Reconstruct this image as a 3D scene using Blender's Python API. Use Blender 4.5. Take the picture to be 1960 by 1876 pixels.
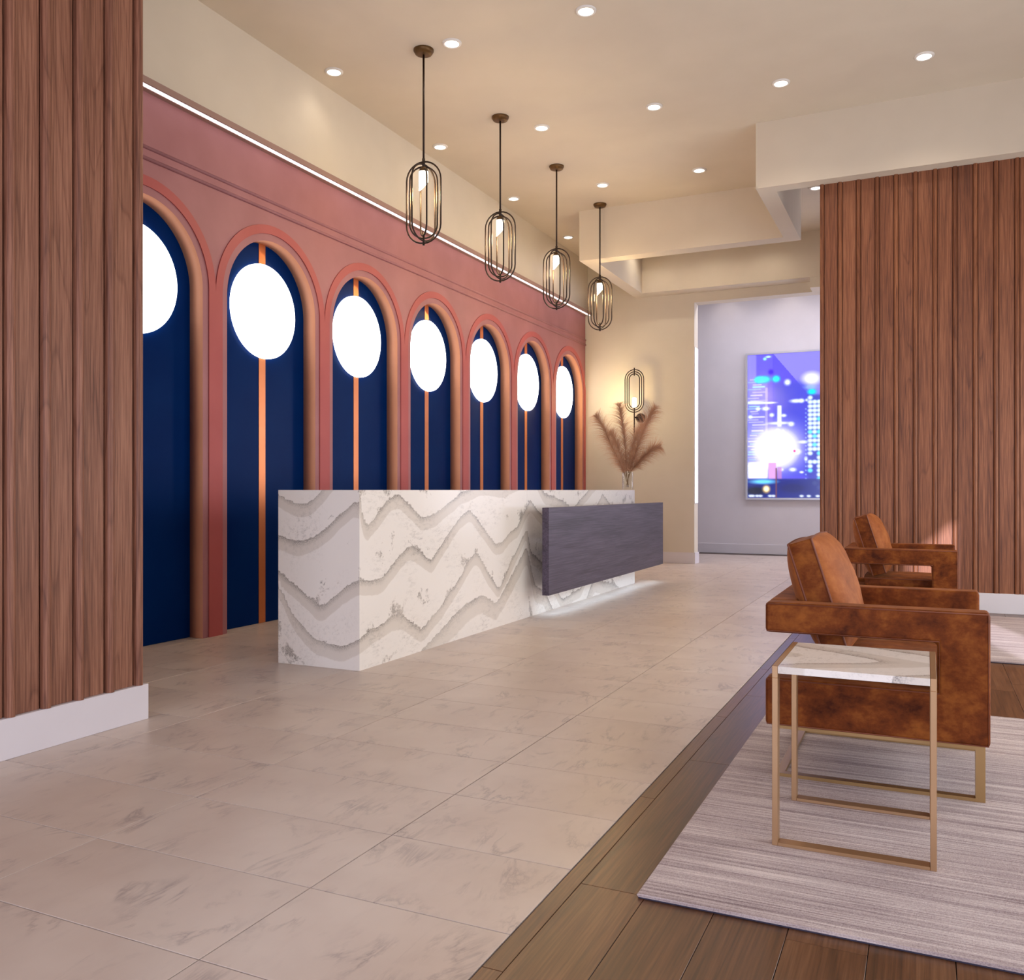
import bpy, bmesh, math, random
from mathutils import Vector, Matrix
import numpy as np
PI = math.pi
random.seed(7)
S = bpy.context.scene
for o in list(bpy.data.objects): bpy.data.objects.remove(o)
COL = S.collection

# ------------------------------------------------------------ camera
CAMH = 1.07
cam_d = bpy.data.cameras.new('camera'); cam = bpy.data.objects.new('camera', cam_d); COL.objects.link(cam)
cam.location = (0, 0, CAMH); cam.rotation_euler = (PI/2, 0, math.atan(793/1701))
cam_d.sensor_fit = 'HORIZONTAL'; cam_d.sensor_width = 36; cam_d.lens = 36*1701/1960
cam_d.clip_start = .02; cam_d.clip_end = 200
S.camera = cam
# ------------------------------------------------------------ view, world, lights
S.view_settings.view_transform = 'Standard'; S.view_settings.look = 'None'
S.view_settings.exposure = 0.0; S.view_settings.gamma = 1.0; S.view_settings.use_curve_mapping = False
def lin(c):
    return tuple(((v/255)/12.92 if v/255 <= .04045 else ((v/255+.055)/1.055)**2.4) for v in c)
world = bpy.data.worlds.new('world'); S.world = world; world.use_nodes = True
world.node_tree.nodes['Background'].inputs[0].default_value = (*lin((185, 165, 205)), 1)
world.node_tree.nodes['Background'].inputs[1].default_value = .5

def lamp(name, kind, loc, energy, color, rot=None, **kw):
    d = bpy.data.lights.new(name, kind); d.energy = energy; d.color = lin(color)
    for k, v in kw.items(): setattr(d, k, v)
    o = bpy.data.objects.new(name, d); COL.objects.link(o); o.location = loc
    if rot: o.rotation_euler = rot
    return o
def aim(o, d): o.rotation_euler = Vector(d).to_track_quat('-Z', 'Y').to_euler()
# low evening sun through the tall window of the right wall (window is out of frame)
sun = lamp('sun', 'SUN', (6, -8, 5), 9, (226, 224, 240), angle=.012); aim(sun, (-.29, 1, -.26))
# unseen fill lamps added as dusk daylight, behind the camera and on the right
a = lamp('fill_front', 'AREA', (-.4, -2.2, 1.5), 290, (210, 214, 234), shape='RECTANGLE', size=6.0, size_y=2.2); aim(a, (0, 1, 0))
a = lamp('fill_right', 'AREA', (2.45, 4.9, 1.35), 190, (238, 244, 248), shape='RECTANGLE', size=7.0, size_y=2.0); aim(a, (-1, 0, 0))
a = lamp('hall_fill_top', 'AREA', (-1.0, 13.7, 4.4), 115, (214, 216, 230), shape='RECTANGLE', size=4.5, size_y=.6); aim(a, (0, 0, -1))  # unseen overhead fill added to even out the hall wall
a = lamp('hall_fill_side', 'AREA', (2.3, 14.1, 1.9), 175, (216, 218, 234), shape='RECTANGLE', size=2.0, size_y=3.0); aim(a, (-1, 0, 0))  # unseen side fill added to brighten the hall; the wall there is solid
DOWN_E, PEND_E = 16, 17

# ------------------------------------------------------------ helpers
def link(name, mesh, mat=None, parent=None, kind=None, label=None, smooth=False):
    o = bpy.data.objects.new(name, mesh); COL.objects.link(o)
    if mat: mesh.materials.append(mat)
    if parent: o.parent = parent
    if kind: o['kind'] = kind
    if label: o['label'] = label
    if smooth:
        for p in mesh.polygons: p.use_smooth = True
    return o
def mesh_of(bm, name='mesh', smooth=False, recalc=True):
    if recalc: bmesh.ops.recalc_face_normals(bm, faces=bm.faces)
    m = bpy.data.meshes.new(name); bm.to_mesh(m); bm.free()
    if smooth:
        for p in m.polygons: p.use_smooth = True
    return m
def add_box(bm, x0, x1, y0, y1, z0, z1):
    v = [bm.verts.new((x, y, z)) for x in (x0, x1) for y in (y0, y1) for z in (z0, z1)]
    for f in ((0, 1, 3, 2), (4, 6, 7, 5), (0, 4, 5, 1), (2, 3, 7, 6), (0, 2, 6, 4), (1, 5, 7, 3)):
        bm.faces.new([v[i] for i in f])
def box_obj(name, b, mat, parent=None, bevel=0, kind=None, label=None, seg=2):
    """box centred on its own origin; b = x0,x1,y0,y1,z0,z1 in the parent's frame"""
    cx, cy, cz = (b[0]+b[1])/2, (b[2]+b[3])/2, (b[4]+b[5])/2
    bm = bmesh.new(); add_box(bm, b[0]-cx, b[1]-cx, b[2]-cy, b[3]-cy, b[4]-cz, b[5]-cz)
    if bevel: bmesh.ops.bevel(bm, geom=bm.edges[:], offset=bevel, segments=seg, profile=.5, affect='EDGES')
    o = link(name, mesh_of(bm, name, smooth=False), mat, parent, kind, label); o.location = (cx, cy, cz)
    return o
def tube_mesh(bm, pts, r, n=8, closed=False, caps=True):
    pts = [Vector(p) for p in pts]; N = len(pts); rings = []
    rr = r if isinstance(r, (list, tuple)) else [r]*N
    prev = None
    for i, p in enumerate(pts):
        if closed: t = (pts[(i+1) % N]-pts[i-1]).normalized()
        else: t = (pts[min(i+1, N-1)]-pts[max(i-1, 0)]).normalized()
        if prev is None:
            u = t.orthogonal().normalized()
        else:
            u = (prev-t*prev.dot(t)).normalized()
        prev = u; w = t.cross(u)
        rings.append([bm.verts.new(p+(u*math.cos(a)+w*math.sin(a))*rr[i]) for a in (2*PI*k/n for k in range(n))])
    M = N if closed else N-1
    for i in range(M):
        A, B = rings[i], rings[(i+1) % N]
        off = 0
        if closed and i == N-1:
            off = min(range(n), key=lambda s: (A[0].co-B[s].co).length)
        for k in range(n):
            bm.faces.new((A[k], A[(k+1) % n], B[(k+1+off) % n], B[(k+off) % n]))
    if caps and not closed: bm.faces.new(rings[0][::-1]); bm.faces.new(rings[-1])
def lathe(bm, prof, n=24, c=(0, 0)):
    rings = []
    for r, z in prof:
        rings.append([bm.verts.new((c[0]+r*math.cos(2*PI*k/n), c[1]+r*math.sin(2*PI*k/n), z)) for k in range(n)] if r > 1e-6 else [bm.verts.new((c[0], c[1], z))])
    for A, B in zip(rings, rings[1:]):
        for k in range(n):
            a = A if len(A) == 1 else (A[k], A[(k+1) % n]); b = B if len(B) == 1 else (B[k], B[(k+1) % n])
            f = [*a, *(b[::-1] if len(b) > 1 else b)]
            if len(f) > 2: bm.faces.new(f)
def thing(name, loc, label, cat, group=None, rz=0):
    o = bpy.data.objects.new(name, None); COL.objects.link(o); o.location = loc; o.rotation_euler = (0, 0, rz)
    o.empty_display_size = .1; tag(o, label, cat, group); return o
def tag(o, label, cat, group=None):
    o['label'] = label; o['category'] = cat
    if group: o['group'] = group
    return o
KIDS = {}
def copy_tree(o, parent=None):
    c = o.copy(); COL.objects.link(c); c.parent = parent
    for ch in list(o.children): copy_tree(ch, c)
    return c

# ------------------------------------------------------------ materials
class N:
    """tiny node helper"""
    def __init__(s, name):
        s.m = bpy.data.materials.new(name); s.m.use_nodes = True; s.t = s.m.node_tree
        s.b = s.t.nodes['Principled BSDF']; s.out = s.t.nodes['Material Output']
    def n(s, typ, **kw):
        nd = s.t.nodes.new(typ)
        for k, v in kw.items():
            if k.startswith('i_'): nd.inputs[int(k[2:]) if k[2:].isdigit() else k[2:]].default_value = v
            else: setattr(nd, k, v)
        return nd
    def l(s, a, b): s.t.links.new(a, b)
    def math(s, op, a, b=None, c=None):
        nd = s.n('ShaderNodeMath', operation=op)
        for i, v in enumerate((a, b, c)):
            if v is None: continue
            if hasattr(v, 'is_output'): s.l(v, nd.inputs[i])
            else: nd.inputs[i].default_value = v
        return nd.outputs[0]
    def mapping(s, vec, scale=(1, 1, 1), loc=None, rot=(0, 0, 0)):
        nd = s.n('ShaderNodeMapping'); s.l(vec, nd.inputs[0]); nd.inputs[3].default_value = scale; nd.inputs[2].default_value = rot
        if loc is not None:
            if hasattr(loc, 'is_output'): s.l(loc, nd.inputs[1])
            else: nd.inputs[1].default_value = loc
        return nd.outputs[0]
    def noise(s, vec, scale, detail=3, rough=.5, dist=0):
        nd = s.n('ShaderNodeTexNoise'); s.l(vec, nd.inputs['Vector']); nd.inputs['Scale'].default_value = scale
        nd.inputs['Detail'].default_value = detail; nd.inputs['Roughness'].default_value = rough; nd.inputs['Distortion'].default_value = dist
        return nd.outputs[0]
    def ramp(s, fac, stops, interp='LINEAR'):
        nd = s.n('ShaderNodeValToRGB'); s.l(fac, nd.inputs[0]); cr = nd.color_ramp; cr.interpolation = interp
        while len(cr.elements) < len(stops): cr.elements.new(.5)
        for e, (p, c) in zip(cr.elements, stops):
            e.position = p; e.color = (*lin(c), 1) if isinstance(c, (tuple, list)) else (c, c, c, 1)
        return nd.outputs[0]
    def mix(s, fac, a, b, mode='MIX'):
        nd = s.n('ShaderNodeMix', data_type='RGBA', blend_type=mode)
        for i, v in ((0, fac), (6, a), (7, b)):
            if hasattr(v, 'is_output'): s.l(v, nd.inputs[i])
            elif i == 0: nd.inputs[0].default_value = v
            else: nd.inputs[i].default_value = (*lin(v), 1)
        return nd.outputs[2]
    def pos(s): return s.n('ShaderNodeNewGeometry').outputs['Position']
    def rnd(s): return s.n('ShaderNodeObjectInfo').outputs['Random']
    def rndvec(s, k=40):
        r = s.rnd(); c = s.n('ShaderNodeCombineXYZ')
        s.l(s.math('MULTIPLY', r, k), c.inputs[0]); s.l(s.math('MULTIPLY', r, k*1.7), c.inputs[1]); s.l(s.math('MULTIPLY', r, k*.6), c.inputs[2])
        return c.outputs[0]
    def color(s, c): s.l(c, s.b.inputs['Base Color'])
    def bump(s, h, strength=.2, dist=.01):
        nd = s.n('ShaderNodeBump'); s.l(h, nd.inputs['Height']); nd.inputs['Strength'].default_value = strength; nd.inputs['Distance'].default_value = dist
        s.l(nd.outputs[0], s.b.inputs['Normal'])
    def rough(s, v, spec=None):
        if hasattr(v, 'is_output'): s.l(v, s.b.inputs['Roughness'])
        else: s.b.inputs['Roughness'].default_value = v
        if spec is not None: s.b.inputs['Specular IOR Level'].default_value = spec
def plain(name, c, rough=.6, metal=0, var=4, spec=.5, bump=0):
    k = N(name)
    n_ = k.noise(k.pos(), 3.0, 4)
    lo = tuple(max(0, v-var) for v in c); hi = tuple(min(255, v+var) for v in c)
    k.color(k.ramp(n_, [(.3, lo), (.7, hi)])); k.rough(rough, spec); k.b.inputs['Metallic'].default_value = metal
    if bump: k.bump(k.noise(k.pos(), 220, 2), bump, .002)
    return k.m
def emit(name, c, strength):
    k = N(name); k.b.inputs['Base Color'].default_value = (*lin(c), 1)
    k.b.inputs['Emission Color'].default_value = (*lin(c), 1); k.b.inputs['Emission Strength'].default_value = strength
    return k.m
def wood(name, dark, mid, light, axis='Z', rough=.5, ring=9, fine=1.0, spec=.4, bump=.25, lowvar=.35, knots=False, ringamt=.10):
    k = N(name); rv = k.rndvec()
    sc = {'Z': (1, 1, .022), 'Y': (1, .022, 1), 'X': (.022, 1, 1)}[axis]
    v = k.n('ShaderNodeVectorMath', operation='ADD'); k.l(k.pos(), v.inputs[0]); k.l(rv, v.inputs[1]); v = v.outputs[0]
    mp = k.mapping(v, sc)
    fib = k.noise(mp, 130*fine, 4, .65)
    low = k.noise(k.mapping(v, {'Z': (1, 1, .1), 'Y': (1, .1, 1), 'X': (.1, 1, 1)}[axis]), 9, 2, .5, .4)
    sc2 = {'Z': (1, 1, .075), 'Y': (1, .075, 1), 'X': (.075, 1, 1)}[axis]
    rings = k.noise(k.mapping(v, sc2), 4.0, 1.5, .5, .3)
    rings = k.math('FRACT', k.math('MULTIPLY', rings, ring))
    rings = k.ramp(rings, [(0, 0.0), (.10, .7), (.5, 1.0), (.93, .9), (1.0, 0.0)])
    f = k.math('ADD', k.math('MULTIPLY', fib, .66+.35-lowvar), k.math('ADD', k.math('MULTIPLY', k.math('SUBTRACT', rings, .45), ringamt), k.math('MULTIPLY', low, lowvar)))
    f = k.math('ADD', f, k.math('MULTIPLY', k.math('SUBTRACT', k.rnd(), .5), .10))
    col = k.ramp(f, [(.38, dark), (.54, mid), (.72, light)])
    if knots:
        vo = k.n('ShaderNodeTexVoronoi'); k.l(k.mapping(v, (1, .8, 1.6)), vo.inputs['Vector']); vo.inputs['Scale'].default_value = 2.6
        kn = k.math('ADD', vo.outputs['Distance'], k.math('MULTIPLY', k.math('SUBTRACT', k.noise(v, 30, 2), .5), .10))
        col = k.mix(k.ramp(kn, [(.0, .9), (.05, .75), (.11, 0.0)]), col, tuple(c*.5 for c in dark))
    k.color(col); k.rough(rough, spec); k.bump(f, bump, .003)
    return k.m

M = {}
M['ceiling'] = plain('ceiling_paint', (212, 199, 181), .85, var=2)
M['wall'] = plain('wall_paint', (214, 203, 186), .85, var=2)
M['hallwall'] = plain('hall_wall_paint', (205, 200, 205), .85, var=2)
M['base'] = plain('baseboard_paint', (215, 208, 212), .5, var=2)
M['pink'] = plain('pink_plaster', (166, 110, 113), .6, var=5)
M['coral'] = plain('coral_paint', (176, 84, 82), .55, var=4)
M['reveal'] = plain('peach_plaster', (212, 146, 112), .6, var=4)
M['trim'] = plain('channel_trim', (160, 128, 118), .5, var=3)
M['led'] = emit('led_strip', (250, 250, 255), 1.1)
M['disc'] = emit('disc_glow', (250, 253, 255), 3.2)
M['downlens'] = emit('downlight_lens', (255, 250, 240), 4)
M['downring'] = plain('downlight_ring', (228, 222, 215), .5)
M['bulb'] = emit('bulb_glass', (255, 246, 225), 3.5)
M['bronze'] = plain('bronze', (44, 26, 14), .5, metal=.35, var=6)
M['bronzecap'] = plain('bronze_cap', (96, 66, 28), .42, metal=.5, var=8)
M['copper'] = plain('copper_strip', (214, 130, 78), .32, metal=.65, var=5)
M['navy'] = plain('navy_gloss_panel', (0, 37, 92), .34, var=3, spec=.04)
M['brass'] = plain('brushed_brass', (176, 140, 104), .38, metal=.7, var=6)
M['chairbrass'] = plain('antique_brass', (166, 134, 90), .36, metal=.8, var=6)
M['silver'] = plain('silver_frame', (190, 192, 205), .3, metal=.7, var=4)
M['grout'] = plain('grout', (98, 84, 78), .9)
M['subfloor'] = plain('subfloor', (70, 52, 40), .9)
M['slatback'] = plain('slat_backing', (96, 52, 38), .8)
M['wallwood'] = wood('oiled_oak_slats', (96, 57, 41), (132, 85, 64), (162, 112, 88), 'Z', .5, ring=15, fine=1.1, lowvar=.26)
M['wallwood_warm'] = wood('oiled_oak_slats_warm', (92, 50, 30), (126, 75, 47), (156, 100, 68), 'Z', .5, ring=15, fine=1.1, lowvar=.26)  # same oak as the pier; warmer light on this wall put into its colour
M['plank'] = wood('floor_oak', (72, 48, 30), (97, 63, 39), (119, 82, 55), 'Y', .30, ring=10, fine=1.1, spec=.5, bump=.1)
M['plum'] = wood('plum_stained_oak', (50, 40, 54), (76, 65, 82), (96, 86, 104), 'Y', .42, ring=9, fine=.8, bump=.15, knots=True, ringamt=.035)

def m_tile():
    k = N('marble_tile'); v = k.n('ShaderNodeVectorMath', operation='ADD'); k.l(k.pos(), v.inputs[0]); k.l(k.rndvec(60), v.inputs[1]); v = v.outputs[0]
    st = k.mapping(v, (1.6, .55, 1), rot=(0, 0, .5))
    base = k.noise(v, 2.2, 4, .55)
    n1 = k.noise(st, 4.2, 6, .62, .6)
    vein = k.math('ABSOLUTE', k.math('SUBTRACT', n1, .5))
    vm = k.ramp(vein, [(0.0, 1.0), (.016, .45), (.045, 0.0)])
    brk = k.ramp(k.noise(v, 5.5, 3), [(.46, 0.0), (.66, 1.0)])
    amt = k.math('MULTIPLY', k.math('MULTIPLY', vm, brk), .5)
    cloud = k.ramp(k.noise(st, 7, 5, .6), [(.54, 0.0), (.78, .28)])
    c = k.ramp(base, [(.3, (190, 172, 160)), (.7, (204, 188, 176))])
    c = k.mix(cloud, c, (168, 150, 144)); c = k.mix(amt, c, (112, 98, 100))
    k.color(c); k.rough(.33, .45); return k.m
M['tile'] = m_tile()

def m_slab():
    k = N('veined_quartz'); p = k.pos()
    at = k.n('ShaderNodeAttribute', attribute_name='phase').outputs['Fac']
    wob = k.math('MULTIPLY', k.math('SUBTRACT', k.noise(p, 5, 4, .6), .5), .22)
    wob2 = k.math('MULTIPLY', k.math('SUBTRACT', k.noise(p, 60, 3, .7), .5), .05)
    ph = k.math('ADD', k.math('ADD', at, wob), wob2)
    fr = k.math('FRACT', ph)
    beige = k.ramp(fr, [(0, 0.0), (.55, 0.0), (.585, .40), (.985, .50), (1.0, 0.0)])
    dark = k.ramp(fr, [(0, .0), (.80, 0.0), (.91, .45), (.965, .85), (.985, 1.0), (1.0, 0.0)])
    seg = k.ramp(k.noise(p, 2.6, 2), [(.36, .4), (.56, 1.0)])
    grain = k.ramp(k.noise(p, 150, 3, .8), [(.44, 0.05), (.58, 1.0)])
    streak = k.ramp(k.noise(k.mapping(p, (1, .35, 1.0), rot=(.55, 0, 0)), 44, 5, .72), [(.49, 0.0), (.66, 1.0)])
    dk = k.math('MULTIPLY', k.math('MULTIPLY', dark, seg), k.math('ADD', k.math('MULTIPLY', grain, .75), .12))
    haze = k.math('MULTIPLY', k.math('MULTIPLY', k.ramp(k.noise(p, 2.9, 3), [(.44, 0.0), (.66, 1.0)]), streak), k.math('ADD', k.math('MULTIPLY', grain, .45), .1))
    c = k.mix(beige, (243, 236, 228), (198, 184, 168))
    c = k.mix(haze, c, (146, 138, 131)); c = k.mix(dk, c, (84, 80, 80))
    k.color(c); k.rough(.22, .5); return k.m
M['slab'] = m_slab()

def m_suede(name, dark, mid, light):
    k = N(name); v = k.n('ShaderNodeVectorMath', operation='ADD'); k.l(k.pos(), v.inputs[0]); k.l(k.rndvec(9), v.inputs[1]); v = v.outputs[0]
    n1 = k.noise(v, 9, 5, .6, .3); n2 = k.noise(k.mapping(v, (1, 1, 1.6)), 30, 4, .65)
    f = k.math('ADD', k.math('MULTIPLY', n1, .7), k.math('MULTIPLY', n2, .3))
    k.color(k.ramp(f, [(.34, dark), (.5, mid), (.68, light)])); k.rough(.66, .15)
    k.b.inputs['Sheen Weight'].default_value = .16; k.b.inputs['Sheen Roughness'].default_value = .4; k.b.inputs['Sheen Tint'].default_value = (*lin((240, 160, 110)), 1)
    k.bump(k.noise(v, 160, 2), .12, .002); return k.m
M['suede'] = m_suede('rust_suede', (62, 22, 4), (106, 50, 14), (144, 82, 30))
M['leather'] = m_suede('tan_leather', (120, 62, 26), (142, 78, 38), (164, 98, 52))
M['piping'] = plain('rust_piping', (112, 54, 26), .6, var=5)

def m_rug(name, a, b, c_):
    k = N(name); p = k.pos()
    n1 = k.noise(k.mapping(p, (.9, 62, 1)), 1.6, 3, .7); n2 = k.noise(k.mapping(p, (.35, 9, 1)), 2.2, 3, .6)
    n3 = k.noise(k.mapping(p, (1, 1.0, 1)), 260, 2, .6)
    n4 = k.noise(p, 3.2, 3, .6)
    f = k.math('ADD', k.math('ADD', k.math('MULTIPLY', n1, .44), k.math('MULTIPLY', n2, .26)), k.math('ADD', k.math('MULTIPLY', n3, .22), k.math('MULTIPLY', n4, .08)))
    k.color(k.ramp(f, [(.38, a), (.5, b), (.60, c_)])); k.rough(.95, .1); k.bump(k.math('ADD', n1, n3), .5, .004); return k.m
M['rug'] = m_rug('striped_wool_rug', (128, 110, 112), (182, 166, 164), (214, 200, 196))
M['plume'] = plain('pampas_plume', (196, 152, 122), .9, var=14)
M['stem'] = plain('pampas_stem', (120, 92, 60), .8)

def m_glass():
    k = N('clear_glass'); t = k.t; t.nodes.remove(k.b)
    tr = k.n('ShaderNodeBsdfTransparent'); tr.inputs[0].default_value = (.975, .98, .98, 1); gl = k.n('ShaderNodeBsdfGlossy'); gl.inputs['Roughness'].default_value = .03
    lw = k.n('ShaderNodeLayerWeight'); lw.inputs[0].default_value = .35; fr = k.n('ShaderNodeMath', operation='MULTIPLY_ADD'); fr.inputs[1].default_value = .55; fr.inputs[2].default_value = .03; pw = k.math('POWER', lw.outputs['Facing'], 2.2); k.l(pw, fr.inputs[0]); mx = k.n('ShaderNodeMixShader')
    k.l(fr.outputs[0], mx.inputs[0]); k.l(tr.outputs[0], mx.inputs[1]); k.l(gl.outputs[0], mx.inputs[2]); k.l(mx.outputs[0], k.out.inputs[0]); return k.m
M['glass'] = m_glass()
def m_city_view():
    k = N('glowing_city_view'); a_ = k.n('ShaderNodeVertexColor', layer_name='print').outputs[0]
    k.l(a_, k.b.inputs['Emission Color']); k.b.inputs['Emission Strength'].default_value = 1.35
    k.b.inputs['Base Color'].default_value = (.01, .01, .02, 1); k.rough(.15); return k.m
M['print'] = m_city_view()

# ------------------------------------------------------------ setting: floor
XB, XF = -4.85, -4.725       # navy back plane and pink front plane of the arcade
ZC, ZB = 4.55, 3.93          # ceiling, bottom of the dropped beams
YT = 12.8                    # tan end wall
YW = 8.76                    # slatted wall on the right
WX = 2.6                     # right wall (outside the frame)
bm = bmesh.new(); add_box(bm, -6.6, -.905, -2.6, 15.4, -.12, -.006); floor = link('floor', mesh_of(bm, 'floor'), M['grout'], kind='structure')
bm = bmesh.new(); add_box(bm, -.905, 4.0, -2.6, 15.4, -.12, -.014); link('subfloor', mesh_of(bm, 'subfloor'), M['subfloor'], floor)
def tile_mesh(w, d, h, bev=.0007):
    bm = bmesh.new(); add_box(bm, -w/2, w/2, -d/2, d/2, -h, 0)
    e = [e for e in bm.edges if all(v.co.z > -1e-6 for v in e.verts)]
    bmesh.ops.bevel(bm, geom=e, offset=bev, segments=1, affect='EDGES')
    return mesh_of(bm, 'tile')
xs = [-.907, -1.502, -2.308, -3.114, -3.92, -4.726]
TM = {}
def lay(x0, x1, y0, y1, mat, name='tile', gap=.0018, h=.03):
    key = (round(x1-x0, 3), round(y1-y0, 3), name)
    if key not in TM:
        TM[key] = tile_mesh(x1-x0-2*gap, y1-y0-2*gap, h); TM[key].materials.append(mat)
    o = bpy.data.objects.new(name, TM[key]); COL.objects.link(o); o.parent = floor; o.location = ((x0+x1)/2, (y0+y1)/2, 0)
    return o
P = .4035
rows = [1.534+P*k for k in range(-2, 35)]
for j, y0 in enumerate(rows):
    if y0+P > 15.2: break
    for i in range(5):
        if xs[i] < -3.2 and y0 < 2.6: continue           # behind the wooden pier
        lay(xs[i+1], xs[i], y0, y0+P, M['tile'])
    if y0 < 12.8: lay(-4.86, -4.726, y0, y0+P, M['tile'])
    if y0 > 8.9: lay(-.907, -.1, y0, y0+P, M['tile'])
# planks
px = [-.905, -.852]+[-.852+.1825*k for k in range(1, 20)]
rg = random.Random(5)
starts = {0: .54, 1: 1.03, 2: .2, 3: .9}
for i in range(len(px)-1):
    y = starts.get(i, rg.uniform(-.6, .6)) - 1.2
    if px[i] > 1.3: continue
    while y < 8.75:
        L = rg.choice([1.22, 1.22, 1.22, 1.22, .9]) if i > 1 else 1.22
        if i == 1: L = 1.22
        y1 = min(y+L, 8.75)
        if y1 > .6 and y1-y > .05: lay(px[i], px[i+1], y, y1, M['plank'], 'plank', gap=.0009, h=.012)
        y = y1

# ------------------------------------------------------------ left: arcade wall
wl = box_obj('wall_left', (-5.1, XB-.02, -2.6, YT+.2, 0, ZC), M['wall'], kind='structure')
def child(name, mesh, mat, parent, **kw):
    o = link(name, mesh, mat, None, **kw); o.parent = parent; o.matrix_parent_inverse = parent.matrix_basis.inverted(); return o
box_obj_c = lambda name, b, mat, parent, **kw: _c(box_obj(name, b, mat, None, **kw), parent)
def _c(o, parent):
    o.parent = parent; o.matrix_parent_inverse = Matrix.Translation(parent.location).inverted() if not parent.rotation_euler[2] else parent.matrix_basis.inverted(); return o
R, ZS, PIT = .5275, 2.52, 1.3
YC = [4.335+PIT*k for k in range(7)]
Y0, Y1, ZP = YC[0]-.65, 12.787, 3.73
bm = bmesh.new(); NA = 40
def q(*pts): bm.faces.new([bm.verts.new(p) for p in pts])
for yc in YC:
    a0, b0 = yc-.65, yc+.65
    if yc == YC[-1]: b0 = Y1
    for (u, v) in ((a0, yc-R), (yc+R, b0)):
        q((XF, u, 0), (XF, v, 0), (XF, v, ZS), (XF, u, ZS)); q((XF, u, ZS), (XF, v, ZS), (XF, v, ZP), (XF, u, ZP))
    pts = [(yc-R*math.cos(PI*i/NA), ZS+R*math.sin(PI*i/NA)) for i in range(NA+1)]
    for (ya, za), (yb, zb) in zip(pts, pts[1:]):
        q((XF, ya, za), (XF, yb, zb), (XF, yb, ZP), (XF, ya, ZP))
q((XF, Y1, 0), (XB, Y1, 0), (XB, Y1, ZP), (XF, Y1, ZP)); q((XF, Y0, 0), (XB, Y0, 0), (XB, Y0, ZP), (XF, Y0, ZP))
bmesh.ops.remove_doubles(bm, verts=bm.verts, dist=1e-5)
fac = child('arch_facade', mesh_of(bm, 'arch_facade'), M['pink'], wl)
for yc in YC:
    bm = bmesh.new(); ln_ = [(yc-R, 0)]+[(yc-R*math.cos(PI*i/NA), ZS+R*math.sin(PI*i/NA)) for i in range(NA+1)]+[(yc+R, 0)]
    fr_ = [bm.verts.new((XF-.0003, *p)) for p in ln_]; bk_ = [bm.verts.new((XB, *p)) for p in ln_]
    fo_ = [bm.verts.new((XF-.0003, yc+(p[0]-yc)*1.02, p[1] if p[1] <= ZS else ZS+(p[1]-ZS)*1.02)) for p in ln_]; bo_ = [bm.verts.new((XB, v.co.y, v.co.z)) for v in fo_]
    for i in range(len(ln_)-1):
        for A, B in ((fr_, bk_), (fo_, bo_), (fr_, fo_), (bk_, bo_)): bm.faces.new((A[i], A[i+1], B[i+1], B[i]))
    child('arch_reveal', mesh_of(bm, 'arch_reveal', True), M['reveal'], wl)
for n, yc in enumerate(YC):
    # coral moulding round each arch
    bm = bmesh.new(); Ri, Ro, X1 = .582, .65, XF+.009
    path = [(yc-1, 0, None)]
    prof = [(-1, 0.0)] + [(0, PI*i/NA) for i in range(NA+1)] + [(1, 0.0)]
    ins, outs = [], []
    ins.append((yc-Ri, 0)); outs.append((yc-Ro, 0))
    for i in range(NA+1):
        t = PI*i/NA; ins.append((yc-Ri*math.cos(t), ZS+Ri*math.sin(t))); outs.append((yc-Ro*math.cos(t), ZS+Ro*math.sin(t)))
    ins.append((yc+Ri, 0)); outs.append((yc+Ro, 0))
    vi = [bm.verts.new((X1, *p)) for p in ins]; vo = [bm.verts.new((X1, *p)) for p in outs]
    wi = [bm.verts.new((XF-.002, *p)) for p in ins]; wo = [bm.verts.new((XF-.002, *p)) for p in outs]
    for i in range(len(ins)-1):
        bm.faces.new((vi[i], vi[i+1], vo[i+1], vo[i])); bm.faces.new((vi[i], wi[i], wi[i+1], vi[i+1])); bm.faces.new((vo[i], vo[i+1], wo[i+1], wo[i]))
    child('arch_molding', mesh_of(bm, 'arch_molding'), M['coral'], wl)
    # navy panel (two leaves) with a copper strip
    for s in (-1, 1):
        y0_, y1_ = sorted((yc+s*.0395, yc+s*.64))
        box_obj_c('navy_panel', (XB-.03, XB, y0_, y1_, 0.002, ZS+R+.05), M['navy'], wl)
    box_obj_c('copper_strip', (XB-.03, XB+.004, yc-.0385, yc+.0385, 0.002, ZS+R+.05), M['copper'], wl)
for z in (3.286, 3.360):
    bm = bmesh.new(); tube_mesh(bm, [(XF+.004, Y0, z), (XF+.004, Y1, z)], .013, 10)
    child('bead_molding', mesh_of(bm, 'bead_molding', True), M['pink'], wl)
box_obj_c('frieze_band', (XF-.002, XF+.004, Y0, Y1, 3.286, 3.36), M['pink'], wl)
# upper white wall over the arcade
box_obj_c('upper_wall', (-5.0, -4.69, -2.6, YT+.2, 3.775, ZC), M['wall'], wl)
# light channel
ch = thing('light_channel', (-4.62, 8.0, 3.73), 'long white strip light in a slim trim running above the pink arch wall', 'strip light')
ya, yb = 3.2-8.0, YT-.0-8.0
bm = bmesh.new(); add_box(bm, -.105, .0, ya, yb, .012, .045); add_box(bm, -.010, 0, ya, yb, 0, .012); add_box(bm, -.105, -.060, ya, yb, 0, .012)
link('trim', mesh_of(bm, 'trim'), M['trim'], ch)
bm = bmesh.new(); add_box(bm, -.0595, -.0105, ya+.002, yb-.002, .003, .0119); link('diffuser', mesh_of(bm, 'diffuser'), M['led'], ch)

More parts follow.
